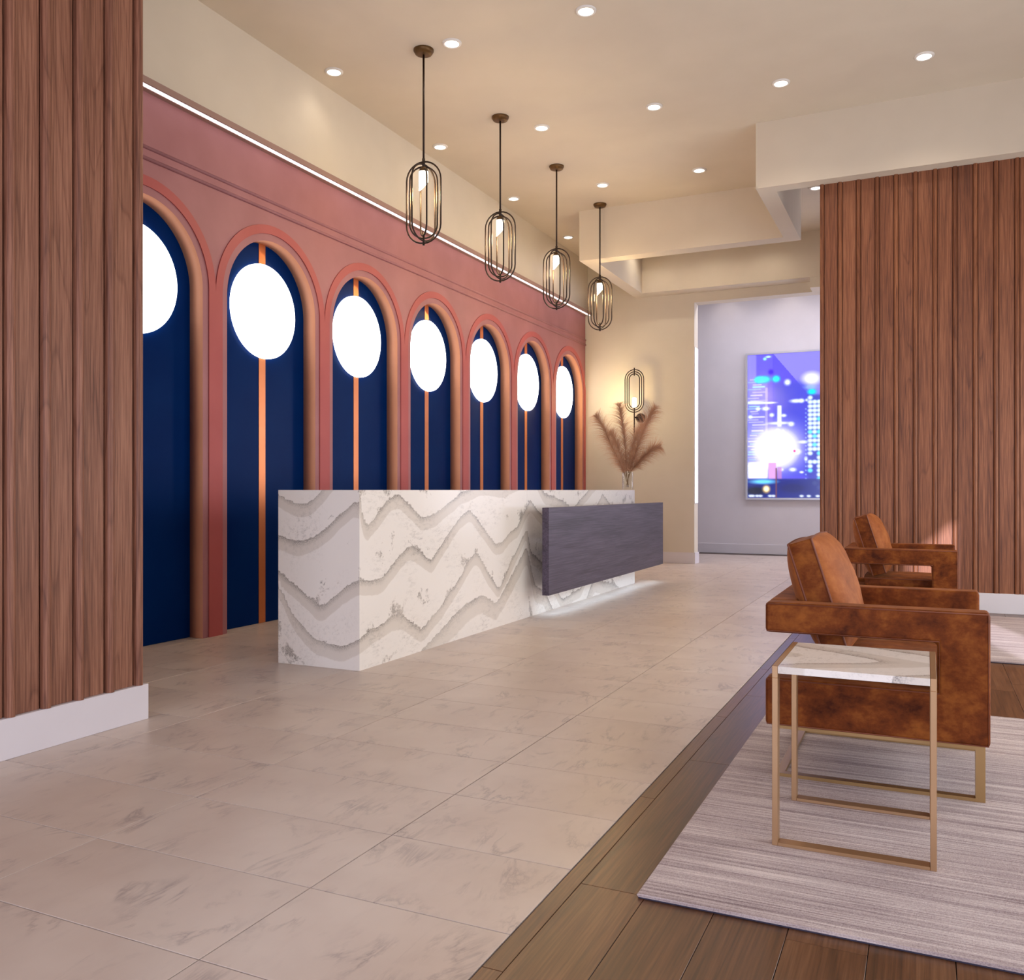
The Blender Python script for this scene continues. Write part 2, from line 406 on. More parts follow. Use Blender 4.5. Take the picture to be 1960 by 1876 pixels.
# ordinal words for labels
ORD = ['first', 'second', 'third', 'fourth', 'fifth', 'sixth', 'seventh']
bm = bmesh.new(); n = 56; rd = .378
v0 = [bm.verts.new((.026, rd*math.cos(2*PI*k/n), rd*math.sin(2*PI*k/n))) for k in range(n)]
v1 = [bm.verts.new((.006, rd*math.cos(2*PI*k/n), rd*math.sin(2*PI*k/n))) for k in range(n)]
bm.faces.new(v0); bm.faces.new(v1[::-1])
for k in range(n): bm.faces.new((v0[k], v0[(k+1) % n], v1[(k+1) % n], v1[k]))
dm = mesh_of(bm, 'glow_disc')
bm = bmesh.new(); bmesh.ops.create_cone(bm, cap_ends=True, segments=32, radius1=rd*.8, radius2=rd*.8, depth=.006, matrix=Matrix.Translation((.0045, 0, 0)) @ Matrix.Rotation(PI/2, 4, 'Y'))
bmm = mesh_of(bm, 'backplate')
for n_, yc in enumerate(YC):
    t = thing('wall_light', (XB, yc+.006, 2.505), '', 'wall light', 'round glowing discs in the arches')
    t['label'] = ('round glowing white disc in the first arch, cut off by the wooden pier' if n_ == 0 else
                  'round glowing white disc in the %s arch counted from the wooden pier' % ORD[n_] if n_ < 6 else 'smallest-looking round glowing disc, in the last arch by the tan wall')
    link('glow_disc', dm, M['disc'], t); link('backplate', bmm, M['navy'], t)

# ------------------------------------------------------------ wooden pier, left foreground
wn = box_obj('wall_near', (-3.95, -3.338, -.4, 3.005, 0, ZC), M['slatback'], kind='structure')
Bm = {}
def batten_mesh(w, d, h):
    bm = bmesh.new(); n = 8
    prof = [(-w/2, 0)]+[(-w/2*math.cos(PI*i/n), d*.35+d*.65*math.sin(PI*i/n)) for i in range(n+1)]+[(w/2, 0)]
    lo = [bm.verts.new((u, v, 0)) for u, v in prof]; hi = [bm.verts.new((u, v, h)) for u, v in prof]
    for i in range(len(prof)-1): bm.faces.new((lo[i], lo[i+1], hi[i+1], hi[i]))
    bm.faces.new(lo[::-1]); bm.faces.new(hi)
    return mesh_of(bm, 'batten')
def board_mesh(w, d, h):
    bm = bmesh.new(); add_box(bm, -w/2, w/2, 0, d, 0, h)
    e = [e for e in bm.edges if abs(e.verts[0].co.z-e.verts[1].co.z) > .5 and e.verts[0].co.y > d/2]
    bmesh.ops.bevel(bm, geom=e, offset=.006, segments=2, affect='EDGES')
    return mesh_of(bm, 'board')
def slats(parent, y_bounds, z0, z1, place, bw):
    pass
H = ZC-.165
bt, bd = batten_mesh(.038, .034, H), board_mesh(.115, .016, H)
bt.materials.append(M['wallwood']); bd.materials.append(M['wallwood'])
def put(mesh, name, loc, rz, parent):
    o = bpy.data.objects.new(name, mesh); COL.objects.link(o); o.location = loc; o.rotation_euler = (0, 0, rz)
    o.parent = parent; o.matrix_parent_inverse = Matrix.Translation(parent.location).inverted(); return o
k = 0
y = 2.998
while y > 1.7:      # profile faces +X: local +Y -> world +X
    put(bt, 'batten', (-3.328, y+.008, .165), -PI/2, wn)
    put(bd, 'board', (-3.3375, y-.0717, .165), -PI/2, wn)
    y -= .1595
bb = box_obj('baseboard_near', (-3.98, -3.300, -.4, 3.053, 0, .164), M['base'], kind='structure', bevel=.002, seg=1)
link_back = box_obj_c('end_board', (-3.95, -3.345, 3.0055, 3.024, .165, ZC), M['wallwood'], wn)

# ------------------------------------------------------------ slatted wall, right
wr = box_obj('wall_right', (-.900, WX, YW+.03, YW+.19, 0, ZC), M['slatback'], kind='structure')
H2 = ZB-.17
bt2, bd2 = batten_mesh(.037, .030, H2), board_mesh(.1175, .016, H2)
bt2.materials.append(M['wallwood_warm']); bd2.materials.append(M['wallwood_warm'])
x = -.886
while x < 1.35:
    put(bt2, 'batten', (x, YW+.028, .17), PI, wr)
    put(bd2, 'board', (x+.0797, YW+.029, .17), PI, wr)
    x += .1595
box_obj('baseboard_right', (-.905, WX, YW-.012, YW+.03, 0, .172), M['base'], kind='structure', bevel=.002, seg=1)

# ------------------------------------------------------------ far walls
wf = box_obj('wall_far', (-5.1, -3.05, YT, YT+.22, 0, ZC), M['wall'], kind='structure')
box_obj_c('header', (-3.05, -1.42, YT, YT+.22, 3.79, ZC), M['wall'], wf)
box_obj_c('header', (-1.42, 2.6, YT-.28, YT+.22, 3.79, ZC), M['wall'], wf)
box_obj('baseboard_far', (-4.80, -3.035, YT-.014, YT+.234, 0, .16), M['base'], kind='structure', bevel=.002, seg=1)
wh = box_obj('wall_hall', (-6.6, 2.6, 15.2, 15.4, 0, ZC), M['hallwall'], kind='structure')
box_obj('baseboard_hall', (-6.6, 2.6, 15.184, 15.2, 0, .16), M['hallwall'], kind='structure', bevel=.002, seg=1)
# glowing panel in the edge of the tan wall
gp = thing('edge_glow', (-3.05, YT+.11, 1.9), 'tall narrow glowing white panel in the edge of the tan wall', 'light panel')
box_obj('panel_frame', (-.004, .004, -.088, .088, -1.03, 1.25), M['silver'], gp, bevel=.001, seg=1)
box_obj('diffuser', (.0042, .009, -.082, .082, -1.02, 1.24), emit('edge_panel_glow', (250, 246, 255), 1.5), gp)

# right wall with the tall window the evening sun comes through, back wall
bm = bmesh.new()
for b in ((WX, WX+.2, -2.6, -1.38, 0, ZC), (WX, WX+.2, .62, YW+.2, 0, ZC), (WX, WX+.2, -1.38, .62, 0, .9), (WX, WX+.2, -1.38, .62, 3.09, ZC), (WX, WX+.2, YW+.2, 15.4, 0, ZC)): add_box(bm, *b)
link('wall_east', mesh_of(bm, 'wall_east'), M['wall'], kind='structure')
box_obj('wall_back', (-5.1, WX+.2, -2.8, -2.6, 0, ZC), M['wall'], kind='structure')
box_obj('wall_hall_end', (-6.8, -6.6, YT, 15.4, 0, ZC), M['hallwall'], kind='structure')

# ------------------------------------------------------------ ceiling and dropped beams
ce = box_obj('ceiling', (-6.8, WX+.2, -2.8, 15.4, ZC, ZC+.2), M['ceiling'], kind='structure')
box_obj_c('ceiling_beam', (-1.467, WX, 8.625, 8.79, ZB, ZC), M['ceiling'], ce)
box_obj_c('ceiling_beam', (-1.467, -1.30, 8.79, 10.62, ZB, ZC), M['ceiling'], ce)
box_obj_c('ceiling_beam', (-3.926, -1.467, 10.41, 10.62, ZB, ZC), M['ceiling'], ce)
box_obj_c('ceiling_beam', (-3.926, -3.75, 10.62, 12.515, ZB, ZC), M['ceiling'], ce)
box_obj_c('ceiling_beam', (-3.926, WX, 12.515, YT, ZB, ZC), M['ceiling'], ce)

# ------------------------------------------------------------ downlights
def make_down():
    t = thing('downlight', (0, 0, ZC), '', 'ceiling light', 'recessed ceiling downlights')
    bm = bmesh.new(); lathe(bm, [(.056, -.004), (.056, -.012), (.066, -.014), (.074, -.008), (.076, 0)], 28); link('trim_ring', mesh_of(bm, 'ring', True), M['downring'], t)
    bm = bmesh.new(); lathe(bm, [(0, -.009), (.0555, -.009), (.0555, -.002), (0, -.002)], 28); link('lens', mesh_of(bm, 'lens'), M['downlens'], t)
    return t
proto = make_down(); first = True
GX = [(-4.462, 'nearest the pink arch wall'), (-3.345, 'just right of the pendants'), (-2.238, 'over the walkway'), (-1.125, 'right of the walkway'), (-.015, 'furthest right')]
GY = [(6.07, 'nearest the camera'), (7.85, 'second from the camera'), (9.616, 'third from the camera'), (11.40, 'fourth from the camera')]
for xi, (x, lx) in enumerate(GX):
    for yi, (y, ly) in enumerate(GY):
        if (xi >= 3 and yi >= 2) or (xi in (1, 2) and yi == 3): continue
        o = proto if first else copy_tree(proto); first = False
        o.location = (x, y, ZC)
        o['label'] = 'round recessed downlight in the line %s, %s' % (lx, ly)
        lamp('downlight_lamp', 'SPOT', (x, y, ZC-.03), (4 if yi < 3 else 12) if xi == 0 else (9 if xi == 1 else 30), (255, 240, 218), (0, 0, 0), spot_size=2.3, spot_blend=.8, shadow_soft_size=.06)
for x, y, lab in ((-1.15, 10.74, 'round recessed downlight half hidden by the slatted wall\'s top corner'),
                  (-3.50, 12.05, 'recessed downlight inside the raised ceiling bay, left one'), (-2.72, 12.05, 'recessed downlight inside the raised ceiling bay, middle one'), (-1.93, 12.05, 'recessed downlight inside the raised ceiling bay, right one')):
    o = copy_tree(proto); o.location = (x, y, ZC); o['label'] = lab
    if y > 11: lamp('downlight_lamp', 'SPOT', (x, y, ZC-.02), 10, (255, 240, 214), (0, 0, 0), spot_size=2.5, spot_blend=.7, shadow_soft_size=.04)
for x, w in ((-3.05, 'left'), (-2.03, 'right')):
    o = copy_tree(proto); o.location = (x, 14.93, ZC); o['label'] = 'recessed downlight washing the hall wall, the %s one' % w
    o['group'] = 'hall wall washers'
    lamp('downlight_lamp', 'SPOT', (x, 14.93, ZC-.02), 6, (255, 236, 220), (0, 0, 0), spot_size=1.9, spot_blend=.8, shadow_soft_size=.04)

# ------------------------------------------------------------ pendants
def track(w, h, zc, beta, n=14):
    r = w/2; L = h/2-r; pts = []
    for i in range(n+1): t = PI*i/n; pts.append((r*math.cos(t), L+r*math.sin(t)))
    for i in range(n+1): t = PI+PI*i/n; pts.append((r*math.cos(t), -L+r*math.sin(t)))
    c, s = math.cos(beta), math.sin(beta)
    return [(u*c, u*s, zc+v) for u, v in pts]
def make_pendant():
    t = thing('pendant_lamp', (0, 0, ZC), '', 'pendant lamp', 'bronze cage pendants over the desk')
    bm = bmesh.new(); lathe(bm, [(0, -.040), (.045, -.040), (.066, -.034), (.080, -.010), (.080, 0), (0, 0)], 28); link('canopy', mesh_of(bm, 'canopy', True), M['bronzecap'], t)
    bm = bmesh.new(); tube_mesh(bm, [(0, 0, -.03), (0, 0, -.905)], .0085, 10); tube_mesh(bm, [(0, 0, -.86), (0, 0, -.935)], .0125, 10); link('rod', mesh_of(bm, 'rod', True), M['bronze'], t)
    zt = -.885
    for w, h, b, zo in ((.290, .645, 8, 0), (.250, .605, 74, 0), (.216, .565, 24, 0), (.180, .525, -44, 0)):
        bm = bmesh.new(); tube_mesh(bm, track(w, h, zt-.3225+zo, math.radians(b)), .0068, 8, closed=True)
        link('loop', mesh_of(bm, 'loop', True), M['bronze'], t)
    bm = bmesh.new(); n = 20; r = .037
    rings = []
    for zf in (0, 1):
        rings.append([bm.verts.new((r*math.cos(2*PI*k/n), r*math.sin(2*PI*k/n), -.962 if zf == 0 else -1.075-.040*math.cos(2*PI*k/n-3.67))) for k in range(n)])
    for k in range(n): bm.faces.new((rings[0][k], rings[0][(k+1) % n], rings[1][(k+1) % n], rings[1][k]))
    bm.faces.new(rings[0]); bm.faces.new(rings[1]); bmesh.ops.recalc_face_normals(bm, faces=bm.faces)
    link('bulb', mesh_of(bm, 'bulb', False), M['bulb'], t)
    bm = bmesh.new(); lathe(bm, [(0, -.958), (.040, -.958), (.040, -.966), (.03, -.94), (.014, -.925), (0, -.925)], 18); link('socket', mesh_of(bm, 'socket', True), M['bronzecap'], t)
    bm = bmesh.new(); tube_mesh(bm, [(0, 0, -1.445), (0, 0, -1.545)], .0095, 10); link('finial', mesh_of(bm, 'finial', True), M['bronze'], t)
    return t
pen = make_pendant()
for i, y in enumerate((6.073, 7.467, 8.86, 10.26)):
    o = pen if i == 0 else copy_tree(pen); o.location = (-3.602, y, ZC)
    o['label'] = ['largest-looking bronze cage pendant, hanging nearest the camera', 'bronze cage pendant hanging second from the camera', 'bronze cage pendant hanging third from the camera', 'smallest-looking bronze cage pendant, furthest, before the tan wall'][i]
    lamp('pendant_glow', 'POINT', (-3.602, y, ZC-1.14), PEND_E*(1.5 if i == 3 else 1), (255, 222, 164), shadow_soft_size=.045)

# ------------------------------------------------------------ sconce on the tan wall
sc = thing('wall_sconce', (-3.90, YT, 2.5), 'bronze wall sconce of nested loops on the tan wall above the pampas grass', 'wall lamp')
yo = -.17
for w, h in ((.285, .628), (.222, .565), (.160, .503)):
    bm = bmesh.new(); tube_mesh(bm, [(u, yo+v*0, z) for u, v, z in track(w, h, .03, 0)], .0072, 8, closed=True); link('loop', mesh_of(bm, 'loop', True), M['bronze'], sc)
bm = bmesh.new(); tube_mesh(bm, [(0, yo, .255), (0, yo, .37)], .0095, 8); link('top_pin', mesh_of(bm, 'pin', True), M['bronze'], sc)
bm = bmesh.new(); tube_mesh(bm, [(0, yo, -.225), (0, yo, -.62)], .010, 8); link('rod', mesh_of(bm, 'rod', True), M['bronze'], sc)
bm = bmesh.new(); tube_mesh(bm, [(0, yo, -.36), (.03, yo*.5, -.36), (.05, -.02, -.36)], .012, 8); link('arm', mesh_of(bm, 'arm', True), M['bronze'], sc)
bm = bmesh.new(); bmesh.ops.create_cone(bm, cap_ends=True, segments=24, radius1=.070, radius2=.070, depth=.028, matrix=Matrix.Translation((.05, -.014, -.36)) @ Matrix.Rotation(PI/2, 4, 'X')); link('wall_plate', mesh_of(bm, 'plate'), M['bronze'], sc)
bm = bmesh.new(); lathe(bm, [(0, -.215), (.026, -.215), (.034, -.195), (.034, -.085), (.026, -.07), (0, -.07)], 18, (0, yo)); link('bulb', mesh_of(bm, 'bulb', True), M['bulb'], sc)
lamp('sconce_glow', 'POINT', (-4.12, YT-.45, 2.45), 13, (255, 222, 160), shadow_soft_size=.06)

# ------------------------------------------------------------ city window in the hall, its view painted on a flat glowing sheet
PX0, PX1, PZ0, PZ1 = -2.715, -1.20, .94, 3.325
pc = thing('hall_window', ((PX0+PX1)/2, 15.2, (PZ0+PZ1)/2), 'large hall window onto a blue night skyline, the view painted on a glowing sheet', 'window')
W_, H_ = (PX1-PX0)/2, (PZ1-PZ0)/2
bm = bmesh.new(); fw, fd = .032, .05
for b in ((-W_-fw, -W_, -fd, 0, -H_-fw, H_+fw), (W_, W_+fw, -fd, 0, -H_-fw, H_+fw), (-W_, W_, -fd, 0, H_, H_+fw), (-W_, W_, -fd, 0, -H_-fw, -H_)): add_box(bm, *b)
link('window_frame', mesh_of(bm, 'window_frame'), M['silver'], pc)
# paint in a 1010 x 1640 sheet (x right, y down)
GW, GH = 152, 246
yy, xx = np.mgrid[0:GH+1, 0:GW+1].astype(float); xx = xx/GW*1086; yy = yy/GH*1640
img = np.zeros((GH+1, GW+1, 3))
def mixin(mask, c, a=1.0):
    global img
    m_ = np.clip(mask*a, 0, 1)[..., None]; img = img*(1-m_)+np.array(c)[None, None, :]/255.*m_
def rect(x0, x1, y0, y1, s=6.0):
    sg = lambda t: 1/(1+np.exp(-np.clip(t/s*4, -40, 40)))
    return sg(xx-x0)*sg(x1-xx)*sg(yy-y0)*sg(y1-yy)
def ell(cx, cy, rx, ry, p=2.0):
    d = np.sqrt(((xx-cx)/rx)**2+((yy-cy)/ry)**2); return np.clip(1.5-d, 0, 1)**p if p > 0 else (d < 1)*1.
rs = np.random.RandomState(4)
mixin(np.ones_like(xx), (135, 128, 238))
mixin(np.clip((yy-500)/900, 0, 1), (70, 80, 210))
mixin(rect(100, 300, -50, 1500, 12), (98, 88, 245))
edge = 300+np.clip((yy)/1.2, 0, 430)                       # stepped dark tower
mixin((xx > 290)*(xx < edge)*1.0, (88, 78, 222))
mixin(rect(300, 700, 330, 1400, 60), (66, 74, 205), .8)
mixin(rect(650, 800, 850, 1400, 40), (60, 62, 190), .7)
mixin(rect(0, 230, 330, 1460, 14), (120, 120, 225), .7)
for j in range(36):
    y0_ = 270+j*31+rs.uniform(-5, 5); x0_ = rs.uniform(-20, 60); x1_ = x0_+rs.uniform(80, 230)
    mixin(rect(x0_, min(x1_, 235), y0_, y0_+rs.uniform(6, 18), 7), (225, 222, 255) if rs.rand() < .7 else (150, 220, 255), rs.uniform(.35, .95))
mixin(rect(205, 232, 380, 1000, 8), (175, 165, 250), .7)
for (cx, w, c) in ((160, 70, (0, 240, 250)), (205, 60, (20, 220, 250)), (330, 42, (0, 255, 240)), (130, 45, (0, 245, 235))): mixin(ell(cx, 285, w, 36, 1.2), c)
mixin(ell(270, 205, 34, 34), (60, 20, 240)); mixin(ell(200, 50, 24, 20), (150, 240, 255)); mixin(ell(240, 28, 36, 14), (190, 245, 255))
for (cx, cy, rx, ry) in ((250, 555, 80, 12), (360, 790, 130, 16), (560, 545, 70, 22), (620, 545, 30, 24), (680, 540, 20, 16), (280, 695, 28, 22), (418, 705, 30, 18), (502, 805, 34, 26), (350, 875, 24, 22), (410, 882, 16, 16), (460, 330, 36, 34), (120, 620, 26, 22), (210, 620, 44, 22), (30, 710, 26, 20), (60, 545, 90, 18), (140, 550, 70, 16), (570, 1120, 44, 30), (520, 1320, 40, 22), (390, 1320, 26, 18), (620, 1350, 24, 14), (670, 1200, 20, 26), (640, 1010, 60, 18)):
    mixin(ell(cx, cy, rx, ry, 1.3), (235, 250, 255), .95)
mixin(rect(345, 392, 590, 830, 12), (240, 248, 255))
mixin(ell(730, 300, 95, 66, 1.1), (250, 252, 255)); mixin(ell(735, 450, 46, 34, 1.3), (0, 245, 245)); mixin(ell(720, 395, 80, 30), (150, 190, 255), .7)
mixin(rect(690, 1086, 480, 1640, 30), (52, 60, 170), .8)
for j in range(22):
    for i in range(7):
        if rs.rand() < (.9 if j < 14 else .4): mixin(ell(716+i*50, 515+j*48, 25, 21, .9), (225, 252, 255) if rs.rand() < .8 else (110, 240, 250))
for j in range(18): mixin(ell(668, 640+j*46, 11, 11), (150, 190, 255), .7)
mixin(ell(330, 1060, 330, 290, 1.6), (235, 228, 255), .85); mixin(ell(330, 1080, 190, 170, .7), (255, 255, 255)); mixin(ell(330, 1080, 260, 230, 2.5), (255, 255, 255))
mixin(rect(0, 235, 1230, 1420, 26), (250, 248, 255)); mixin(rect(243, 330, 1240, 1430, 10), (215, 160, 235)); mixin(rect(345, 395, 1290, 1430, 10), (190, 130, 200), .8)
mixin(rect(-20, 1100, 1425, 1660, 16), (30, 42, 120), .92)
mixin(ell(180, 1455, 140, 26, 1), (110, 210, 255)); mixin(ell(90, 1560, 150, 60), (28, 34, 40), .8); mixin(ell(520, 1530, 200, 70), (32, 38, 100), .8)
mixin(ell(217, 1540, 40, 40, 1.0), (255, 200, 110)); mixin(ell(217, 1538, 26, 26, .8), (255, 250, 220))
for cx in (30, 60, 110, 150, 260, 300, 620, 700, 800, 900): mixin(ell(cx, 1618, 30, 16), (230, 240, 255), .9)
mixin(rect(322, 340, 1300, 1640, 6), (120, 70, 80), .8); mixin(ell(540, 1110, 16, 16), (230, 70, 150))
bm = bmesh.new(); cl = bm.loops.layers.float_color.new('print')
gv = [[bm.verts.new((-W_+2*W_*i/GW, -.012, H_-2*H_*j/GH)) for i in range(GW+1)] for j in range(GH+1)]
limg = np.where(img <= .04045, img/12.92, ((img+.055)/1.055)**2.4)
for j in range(GH):
    for i in range(GW):
        f = bm.faces.new((gv[j][i], gv[j+1][i], gv[j+1][i+1], gv[j][i+1]))
        for lp, (jj, ii) in zip(f.loops, ((j, i), (j+1, i), (j+1, i+1), (j, i+1))): lp[cl] = (*limg[jj, ii], 1)
link('view_sheet', mesh_of(bm, 'view_sheet', recalc=False), M['print'], pc)

# ------------------------------------------------------------ reception desk
DX0, DX1, DY0, DY1, DZ = -3.64, -3.037, 4.38, 9.85, 1.07
VS = [   # vein heights along the unrolled desk; s<0 end face, s>0 front face
 [(-.6, -.14), (-.2, -.12), (.04, -.03), (.39, -.01), (.7, .01), (.96, .11), (1.28, .23), (1.6, .29), (1.85, .20), (2.07, .35), (2.44, .62), (2.6, .25), (2.8, .20), (3.1, -.1), (3.8, -.05), (4.1, .2), (4.5, .1), (5.5, -.1)],
 [(-.6, .51), (-.48, .29), (-.33, .17), (-.13, .13), (0, .19), (.16, .23), (.36, .28), (.51, .26), (.63, .18), (.71, .14), (.96, .26), (1.18, .39), (1.4, .56), (1.51, .61), (1.69, .45), (1.9, .29), (2.07, .45), (2.43, .76), (2.5, .55), (2.73, .45), (3.23, .06), (3.7, .12), (4.0, .35), (4.4, .5), (4.9, .2), (5.5, .3)],
 [(-.61, .57), (-.44, .47), (-.28, .35), (-.17, .44), (-.08, .51), (0, .54), (.24, .52), (.31, .57), (.43, .65), (.56, .71), (.68, .67), (.84, .59), (.91, .64), (1.08, .77), (1.24, .88), (1.4, .94), (1.6, .8), (1.83, .65), (1.95, .66), (2.11, .74), (2.25, .77), (2.43, .93), (2.5, .98), (2.7, .88), (3.0, .72), (3.5, .6), (4.0, .8), (4.36, 1.03), (4.59, .92), (4.9, .7), (5.5, .9)],
 [(-.6, .79), (-.46, .75), (-.33, .79), (-.23, .85), (-.11, .95), (0, 1.03), (.05, .84), (.16, .9), (.31, 1.01), (.43, 1.05), (.58, .97), (.71, .89), (.89, .91), (1.08, .98), (1.28, 1.06), (1.6, 1.12), (2.0, 1.1), (2.43, 1.2), (2.6, 1.2), (2.8, 1.04), (3.1, 1.0), (3.5, .9), (4.0, 1.1), (4.5, 1.3), (5.5, 1.2)],
 [(-.6, 1.06), (-.51, 1.01), (-.41, .99), (-.33, 1.02), (-.28, 1.06), (-.1, 1.25), (.1, 1.3), (5.5, 1.5)],
]
def vh(i, s):
    f = lambda t: float(np.interp(t, [p[0] for p in VS[i]], [p[1] for p in VS[i]]))
    return (f(s-.035)+f(s)*2+f(s+.035))/4 if s < 0 or s > .02 else f(s)
def phase(s, z):
    hs = [vh(i, s) for i in range(5)]
    for i in range(1, 5): hs[i] = max(hs[i], hs[i-1]+.05)
    if z < hs[0]: return max(0.02, 1-(hs[0]-z)/.35)
    for i in range(4):
        if z < hs[i+1]:
            top, bot = hs[i+1], hs[i]
            t = (z-bot)/(top-bot); d = (top-z)
            t = max(.016, 1-min(1, d/.21))
            return i+1+min(.999, max(0, t))*.999
    return 5+max(0.02, 1-(1.5-z)/.9)*.5
desk = thing('reception_desk', ((DX0+DX1)/2, (DY0+DY1)/2, 0), 'long white reception desk clad in grey-veined stone slabs', 'desk')
OX, OY = (DX0+DX1)/2, (DY0+DY1)/2
def slab(name, s0, s1, fn, nrm, thick=.02, m0=0, m1=0):
    """stone slab: grid front face carrying the vein phase, solid behind"""
    ns = max(2, int(abs(s1-s0)/.022)); nz = 50
    bm = bmesh.new(); lay_ = bm.verts.layers.float.new('phase')
    g = []
    for i in range(ns+1):
        s = s0+(s1-s0)*i/ns; row = []
        for j in range(nz+1):
            z = DZ*j/nz; v = bm.verts.new(fn(s, z)); v[lay_] = phase(s, z); row.append(v)
        g.append(row)
    for i in range(ns):
        for j in range(nz): bm.faces.new((g[i][j], g[i+1][j], g[i+1][j+1], g[i][j+1]))
    bk = []
    for i, j in ((0, 0), (ns, 0), (ns, nz), (0, nz)):
        s = s0+(s1-s0)*i/ns; v = bm.verts.new(Vector(fn(s+(m0 if i == 0 else m1), DZ*j/nz))-Vector(nrm)*thick); v[lay_] = phase(s, DZ*j/nz); bk.append(v)
    bm.faces.new(bk)
    bot = [g[i][0] for i in range(ns+1)]; top = [g[i][nz] for i in range(ns+1)]
    bm.faces.new(bot+[bk[1], bk[0]]); bm.faces.new(top+[bk[2], bk[3]]); bm.faces.new(g[0]+[bk[3], bk[0]]); bm.faces.new(g[ns]+[bk[2], bk[1]])
    return link(name, mesh_of(bm, name), M['slab'], desk)
SEAM = 2.433
slab('end_panel', -.603, -.0003, lambda s, z: (DX1+s-OX, DY0-OY, z), (0, -1, 0), m1=-.0203)
slab('front_panel', 0.0, SEAM-.0006, lambda s, z: (DX1-OX, DY0+s-OY, z), (1, 0, 0), m0=.0203)
slab('front_panel', SEAM+.0006, DY1-DY0, lambda s, z: (DX1-OX, DY0+s-OY, z), (1, 0, 0))
def slabbox(name, b):
    bm = bmesh.new(); add_box(bm, *b); lay_ = bm.verts.layers.float.new('phase')
    for v in bm.verts: v[lay_] = 1.2+v.co.y*.5
    return link(name, mesh_of(bm, name), M['slab'], desk)
slabbox('end_panel', (DX0-OX, DX1-OX-.0205, DY1-OY-.02, DY1-OY, 0, DZ))
slabbox('counter_top', (DX0-OX, DX1-OX-.0205, DY0-OY+.0205, DY1-OY-.0205, DZ-.02, DZ-.0005))
box_obj('desk_core', (DX0-OX+.03, DX1-OX-.021, DY0-OY+.021, DY1-OY-.021, 0, DZ-.021), M['base'], desk)
# dark board standing off the desk front
dp = box_obj('front_board', (-2.860-OX, -2.80-OX, 6.72-OY, 10.2-OY, .204, .925), M['plum'], desk, bevel=.002, seg=1, label='dark plum-stained wooden board')
for y in (7.2, 8.4, 9.6): box_obj('bracket', (-3.0371-OX, -2.86-OX, y-.02-OY, y+.02-OY, .60, .64), M['silver'], desk)
box_obj('light_strip', (-2.93-OX, -2.895-OX, 6.95-OY, 10.1-OY, .205, .212), emit('under_board_led', (225, 240, 255), 1.0), desk)
box_obj('strip_rail', (-2.94-OX, -2.8605-OX, 6.9-OY, 10.15-OY, .213, .225), M['silver'], desk)
u = lamp('desk_strip_glow', 'AREA', (-2.912, 8.6, .200), 2.6, (205, 232, 255), shape='RECTANGLE', size=.035, size_y=3.2, spread=1.9)
aim(u, (0, 0, -1)); u.rotation_euler = (0, 0, 0)

# knots in the board are part of its grain material (added below)
# ------------------------------------------------------------ vase and pampas
VX, VY = -3.10, 9.785
vs = thing('glass_vase', (VX, VY, DZ), 'clear cylindrical glass vase on the far end of the white desk', 'vase')
bm = bmesh.new(); lathe(bm, [(0, .0), (.060, .0), (.062, .006), (.062, .205), (.0575, .205), (.0575, .014), (0, .014)], 32); link('vase_body', mesh_of(bm, 'vase', True), M['glass'], vs)
ct, st_ = math.cos(cam.rotation_euler[2]), math.sin(cam.rotation_euler[2])
PL = [  # lateral (towards the right), height above the rim, depth; name
 ([(.010, -.17, .02), (-.035, -.02, .0), (-.09, .10, -.02), (-.19, .30, -.04), (-.29, .52, -.05), (-.375, .645, -.06)], 1.0, 'leftmost pampas plume in the vase, leaning far left'),
 ([(.000, -.17, .0), (-.012, 0, .0), (-.02, .2, .02), (-.04, .45, .03), (-.07, .65, .04), (-.09, .79, .05)], .9, 'upright pampas plume in the vase, just left of the sconce rod'),
 ([(-.005, -.17, .0), (.02, 0, -.01), (.065, .16, -.02), (.14, .38, -.03), (.23, .60, -.02), (.32, .755, -.02)], 1.05, 'tallest right-leaning pampas plume in the vase'),
 ([(-.02, -.17, -.01), (.03, 0, -.02), (.09, .08, -.06), (.17, .17, -.10), (.26, .25, -.12), (.345, .285, -.13)], .95, 'lowest pampas plume in the vase, drooping to the right'),
 ([(.005, -.17, .01), (.012, 0, .02), (.03, .14, .05), (.07, .30, .08), (.12, .44, .10), (.19, .56, .12)], .85, 'pampas plume behind the tallest right-leaning one'),
 ([(.012, -.17, -.01), (-.02, 0, .02), (-.05, .12, .05), (-.10, .28, .08), (-.15, .40, .09), (-.19, .46, .10)], .8, 'short pampas plume behind the leftmost one'),
]
def spl(pts, t):
    n = len(pts)-1; x = min(t*n, n-1e-6); i = int(x); f = x-i
    P0, P1, P2, P3 = (Vector(pts[max(i-1, 0)]), Vector(pts[i]), Vector(pts[i+1]), Vector(pts[min(i+2, n)]))
    return .5*((2*P1)+(P2-P0)*f+(2*P0-5*P1+4*P2-P3)*f*f+(3*P1-P0-3*P2+P3)*f**3)
rp = random.Random(11)
